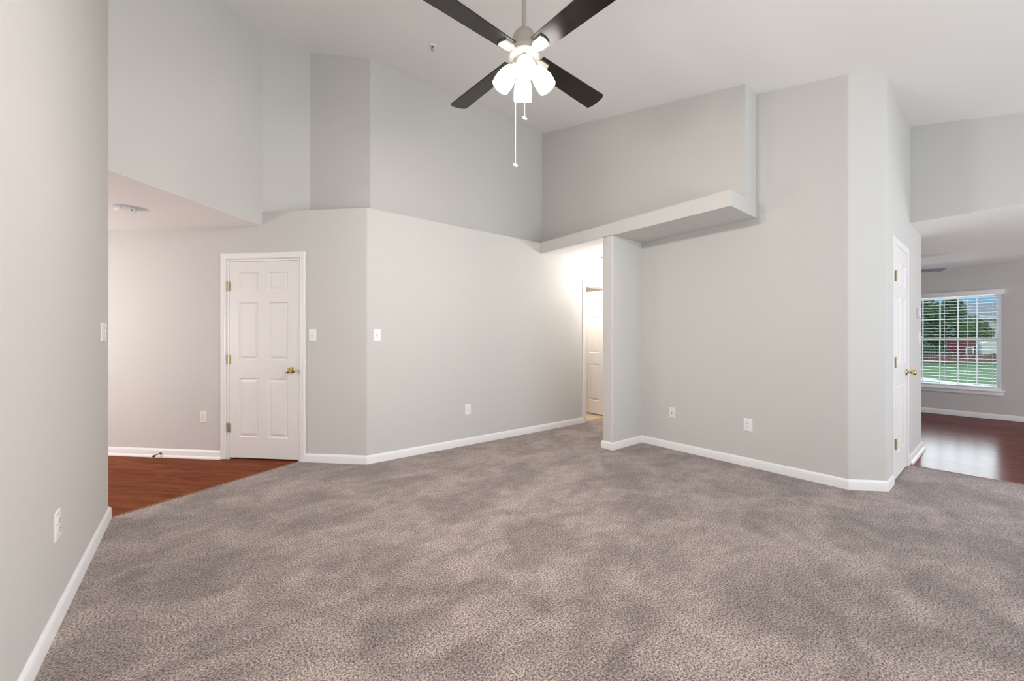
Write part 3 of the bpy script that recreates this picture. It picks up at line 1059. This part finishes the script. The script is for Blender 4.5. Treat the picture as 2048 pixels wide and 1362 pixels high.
# blinds hanging in the window
t = thing('window_blind', 'white horizontal-slat blind hanging open in the dining window', 'blind', (UF, WV0, WZ0))
bm = B()
box(bm, (-0.060, -0.030, 1.463), (-0.045, ww + 0.030, 1.540), bevel=0.003)
box(bm, (-0.0449, -0.030, 1.463), (-0.001, -0.018, 1.540)); box(bm, (-0.0449, ww + 0.018, 1.463), (-0.001, ww + 0.030, 1.540))
box(bm, (-0.0449, -0.0179, 1.528), (-0.001, ww + 0.0179, 1.539))
obj('valance', bm, M['slat'], t)
bm = B()
box(bm, (-0.040, 0.050, 1.470), (0.012, ww - 0.050, 1.505))
obj('head_rail', bm, M['slat'], t)
bm = B()
prof = [(-0.025, 0.0), (-0.012, 0.0008), (0.0, 0.0011), (0.012, 0.0008), (0.025, 0.0)]
y0, y1 = 0.030, ww - 0.030
top_ = [[bm.verts.new((0.024 + x, y, z)) for x, z in prof] for y in (y0, y1)]
bot_ = [[bm.verts.new((0.024 + x, y, z - 0.0016)) for x, z in prof] for y in (y0, y1)]
for k in range(4):
    bm.faces.new((top_[0][k], top_[0][k + 1], top_[1][k + 1], top_[1][k]))
    bm.faces.new((bot_[0][k], bot_[1][k], bot_[1][k + 1], bot_[0][k + 1]))
for k in (0, 4):
    bm.faces.new((top_[0][k], top_[1][k], bot_[1][k], bot_[0][k]))
for e_ in (0, 1):
    bm.faces.new(top_[e_] + bot_[e_][::-1])
zs_ = [0.085 + 0.0485 * k for k in range(28)]
s0 = obj('slat', bm, M['slat'], t, loc=(0, 0, zs_[0]))
for z in zs_[1:]:
    c = s0.copy()
    COL.objects.link(c)
    c.location = (0, 0, z)
bm = B()
box(bm, (0.0, 0.030, 0.038), (0.048, ww - 0.030, 0.055), bevel=0.003)
obj('bottom_rail', bm, M['slat'], t)
for v in (0.171, 0.423, 0.669, 0.915, 1.10):
    bm = B()
    for x in (-0.0025, 0.0505):
        tube(bm, [(x, v - WV0, 0.045), (x, v - WV0, 1.475)], 0.0010, 5)
    obj('ladder_cord', bm, M['cord'], t)

# fan in the dining room, one blade tip in view past the wall end
fx, fy = 7.86, 1.15
FB = 2.195
t = thing('dining_ceiling_fan', 'pale grey ceiling fan in the next room, one blade showing past the wall end', 'ceiling fan', (fx, fy, SOF - 0.003))
bm = B()
lathe(bm, [(0.07, 0.0), (0.075, -0.02), (0.06, -0.05), (0.03, -0.06), (0.09, -0.10), (0.11, -0.14), (0.11, -0.20), (0.08, -0.24), (0, -0.25)], seg=32)
obj('motor_housing', bm, M['pvc'], t)
FDIR = math.radians(-60)
for k in range(4):
    bm = B()
    a = FDIR + math.pi / 2 * k
    m = RZ(a) @ T(0, 0, FB - SOF) @ RX(math.radians(-11))
    box(bm, (0.10, -0.060, -0.003), (0.66, 0.060, 0.003), m, bevel=0.0)
    obj('blade', bm, M['bluefan'], t)

# ---------------------------------------------------------------- outside the dining window
GZ = -0.6
bm = B()
prism(bm, [(9.8, -60), (140, -60), (140, 90), (9.8, 90)], GZ - 0.2, GZ)
tag(obj('lawn', bm, M['lawn']), 'mown green lawn behind the house', 'lawn', kind='structure')

RT = Vector((math.sin(TH), -math.cos(TH))); FWD = Vector((math.cos(TH), math.sin(TH)))

def leaf_crown(bm, blobs, n, size, seed):
    rnd = random.Random(seed)
    for (cx, cy, cz_, rx, ry, rz_) in blobs:
        for _ in range(n):
            d = Vector((rnd.gauss(0, 1), rnd.gauss(0, 1), rnd.gauss(0, 1))).normalized()
            rr = 0.55 + 0.5 * rnd.random() ** 0.6
            p_ = Vector((cx + d.x * rx * rr, cy + d.y * ry * rr, cz_ + d.z * rz_ * rr))
            nn = (d + Vector((rnd.uniform(-.8, .8), rnd.uniform(-.8, .8), rnd.uniform(-.3, .9)))).normalized()
            xx = nn.orthogonal().normalized(); yy = nn.cross(xx)
            th_ = rnd.uniform(0, 6.28)
            ux = xx * math.cos(th_) + yy * math.sin(th_); uy = nn.cross(ux)
            sz = size * rnd.uniform(0.6, 1.3)
            bm.faces.new([bm.verts.new(p_ + ux * sz * a_ + uy * sz * 0.5 * b_) for a_, b_ in ((-1, 0), (-0.2, -0.9), (1, 0), (-0.2, 0.9))])

def tree(name, x, y, blobs, n, size, m, seed, label, cat='tree', trunk=None):
    t_ = thing(name, label, cat, (x, y, GZ))
    if trunk:
        bm_ = B()
        k_ = 0.45 if 'willow' in name else 1.0
        tube(bm_, [(0, 0, -0.05), (0.05, 0.02, trunk * 0.5), (0.0, 0.05, trunk)], [0.16 * k_, 0.12 * k_, 0.07 * k_], 10)
        obj('trunk', bm_, M['bark'], t_)
    bm_ = B()
    leaf_crown(bm_, blobs, n, size, seed)
    me_ = obj('crown', bm_, m, t_)
    return t_

tree('leafy_tree', 51.40, 4.85, [(0, 0, 3.9, 1.5, 1.5, 1.6), (0.3, 0.5, 2.6, 1.7, 1.7, 1.6), (0.2, -0.3, 2.4, 1.4, 1.3, 1.4)], 1600, 0.20, M['leafdark'], 3,
     'dark green leafy tree beyond the fence, left in the window', trunk=2.6)
tree('leafy_tree', 65.62, 4.08, [(0, 0, 5.0, 1.15, 1.15, 1.35), (0.1, 0.1, 3.4, 1.25, 1.25, 1.5)], 1700, 0.20, M['leafdark'], 5,
     'taller green tree beyond the fence, left of the grey house roof', trunk=3.4)
tree('willow_tree', 51.20, 1.86, [(0, 0.15, 2.95, 0.75, 0.75, 0.95), (0.1, -0.5, 2.4, 0.6, 0.55, 0.6), (-0.1, 0.65, 2.45, 0.65, 0.45, 0.65)], 1300, 0.14, M['leaflight'], 8,
     'small light green tree in front of the cream house', trunk=2.4)
for x, y, sz, lab in ((46.79, 4.52, 0.85, 'dark green shrub at the left end of the picket fence'), (48.44, 3.68, 0.66, 'lower dark green shrub between the left shrub and the red shed')):
    tree('shrub', x, y, [(0, 0, sz * 0.9, sz, sz, sz)], 1800, 0.12, M['leafdark'], int(sz * 100), lab, 'shrub')

# neighbouring house, turned square to the view
HX, HY = 72.6, 2.4
t = thing('neighbour_house', 'cream-sided house with a grey shingle roof far behind the trees', 'house', (HX, HY, GZ), FANROT)
bm = B()
box(bm, (-3.2, 0.0, 0.0), (9.0, 7.0, 4.75))
obj('walls', bm, M['siding'], t)
bm = B()
v = [(-3.6, -0.45, 4.62), (9.4, -0.45, 4.62), (9.4, 3.5, 6.45), (-3.6, 3.5, 6.45), (-3.6, 7.4, 4.62), (9.4, 7.4, 4.62)]
lo = [bm.verts.new(p) for p in v]
hi = [bm.verts.new((p[0], p[1], p[2] + 0.14)) for p in v]
for q in ((0, 1, 2, 3), (3, 2, 5, 4)):
    bm.faces.new([hi[i] for i in q]); bm.faces.new([lo[i] for i in q][::-1])
for i, j in ((0, 1), (1, 2), (2, 5), (5, 4), (4, 3), (3, 0)):
    bm.faces.new((lo[i], lo[j], hi[j], hi[i]))
obj('roof', bm, M['shingle'], t)
bm = B()
box(bm, (-3.6, -0.50, 4.50), (9.4, -0.42, 4.66))
obj('gutter', bm, M['trailer'], t)
for x in (0.7, 4.6):
    bm = B()
    box(bm, (x - 0.55, -0.05, 2.9), (x + 0.55, 0.03, 4.2))
    f = obj('window', bm, M['trim'], t)
    bm = B()
    box(bm, (x - 0.47, -0.07, 2.98), (x + 0.47, -0.04, 4.12))
    obj('pane', bm, M['housewin'], f)
bm = B()
v = [(2.6, -2.2, 3.1), (2.6, -0.02, 4.0), (6.5, -0.02, 4.0), (6.5, -2.2, 3.1)]
a = [bm.verts.new(p) for p in v]; b = [bm.verts.new((p[0], p[1], p[2] + 0.14)) for p in v]
bm.faces.new(a); bm.faces.new(b[::-1])
for i in range(4):
    bm.faces.new((a[i], a[(i + 1) % 4], b[(i + 1) % 4], b[i]))
obj('porch_roof', bm, M['shingle'], t)
for x in (2.8, 6.3):
    bm = B()
    box(bm, (x - 0.07, -2.1, 0), (x + 0.07, -1.96, 3.15))
    obj('porch_post', bm, M['trim'], t)

# red shed
t = thing('garden_shed', 'dark red garden shed with a white window behind the fence', 'shed', (57.6, 2.85, GZ), FANROT - 0.70)
bm = B()
box(bm, (-1.05, 0, 0), (0.89, 1.8, 2.3))
obj('walls', bm, M['redwood'], t)
bm = B()
v = [(-1.2, -0.2, 2.2), (1.04, -0.2, 2.2), (1.04, 0.9, 2.8), (-1.2, 0.9, 2.8), (-1.2, 2.0, 2.2), (1.04, 2.0, 2.2)]
lo = [bm.verts.new(p) for p in v]; hi = [bm.verts.new((p[0], p[1], p[2] + 0.1)) for p in v]
for q in ((0, 1, 2, 3), (3, 2, 5, 4)):
    bm.faces.new([hi[i] for i in q]); bm.faces.new([lo[i] for i in q][::-1])
for i, j in ((0, 1), (1, 2), (2, 5), (5, 4), (4, 3), (3, 0)):
    bm.faces.new((lo[i], lo[j], hi[j], hi[i]))
obj('roof', bm, M['shingle'], t)
bm = B()
box(bm, (0.18, -0.06, 0.40), (0.68, 0.02, 1.10))
f = obj('window', bm, M['trim'], t)
for z in (0.47, 0.79):
    bm = B()
    box(bm, (0.24, -0.08, z), (0.62, -0.05, z + 0.25))
    obj('pane', bm, M['housewin'], f)

# white trailer
t = thing('utility_trailer', 'white rounded utility trailer parked right of the red shed', 'trailer', (55.2, 0.90, GZ), FANROT - 0.70)
bm = B()
P = rounded([(-0.72, 0.30), (1.15, 0.30), (1.15, 1.62), (-0.72, 1.62)], {2: 0.25, 3: 0.35})
a = [bm.verts.new((x, 0, z)) for x, z in P]; b = [bm.verts.new((x, 1.8, z)) for x, z in P]
bm.faces.new(a); bm.faces.new(b[::-1])
for i in range(len(a)):
    bm.faces.new((a[i], a[(i + 1) % len(a)], b[(i + 1) % len(a)], b[i]))
obj('body', bm, M['trailer'], t)
for x in (-0.1, 0.52):
    bm = B()
    lathe(bm, [(0.0, 0.0), (0.30, 0.0), (0.30, 0.2), (0.0, 0.2)], T(x, 0.02, 0.30) @ RX(math.pi / 2), 20)
    obj('wheel', bm, M['slot'], t)

# low picket fence
t = thing('picket_fence', 'low weathered picket fence along the far edge of the lawn', 'fence', (46.6, 2.5, GZ), FANROT)
bm = B()
x = -3.4
while x < 5.0:
    box(bm, (x, -0.02, 0.02), (x + 0.085, 0.0, 0.72))
    x += 0.14
obj('pickets', bm, M['fence'], t)
for z in (0.18, 0.55):
    bm = B()
    box(bm, (-3.5, 0.0, z), (5.05, 0.04, z + 0.08))
    obj('rail', bm, M['fence'], t)
for x in (-3.45, -1.35, 0.75, 2.85, 4.95):
    bm = B()
    box(bm, (x - 0.05, 0.01, -0.05), (x + 0.05, 0.11, 0.80))
    obj('post', bm, M['fence'], t)
bm = B()
prism(bm, [(28.9, 4.2), (26.7, 2.6), (24.8, 1.2), (22.5, -0.7), (22.0, -0.1), (24.3, 1.7), (26.2, 3.1), (28.4, 4.7)], GZ - 0.03, GZ + 0.03)
struct('garden_path', bm, M['concrete'])
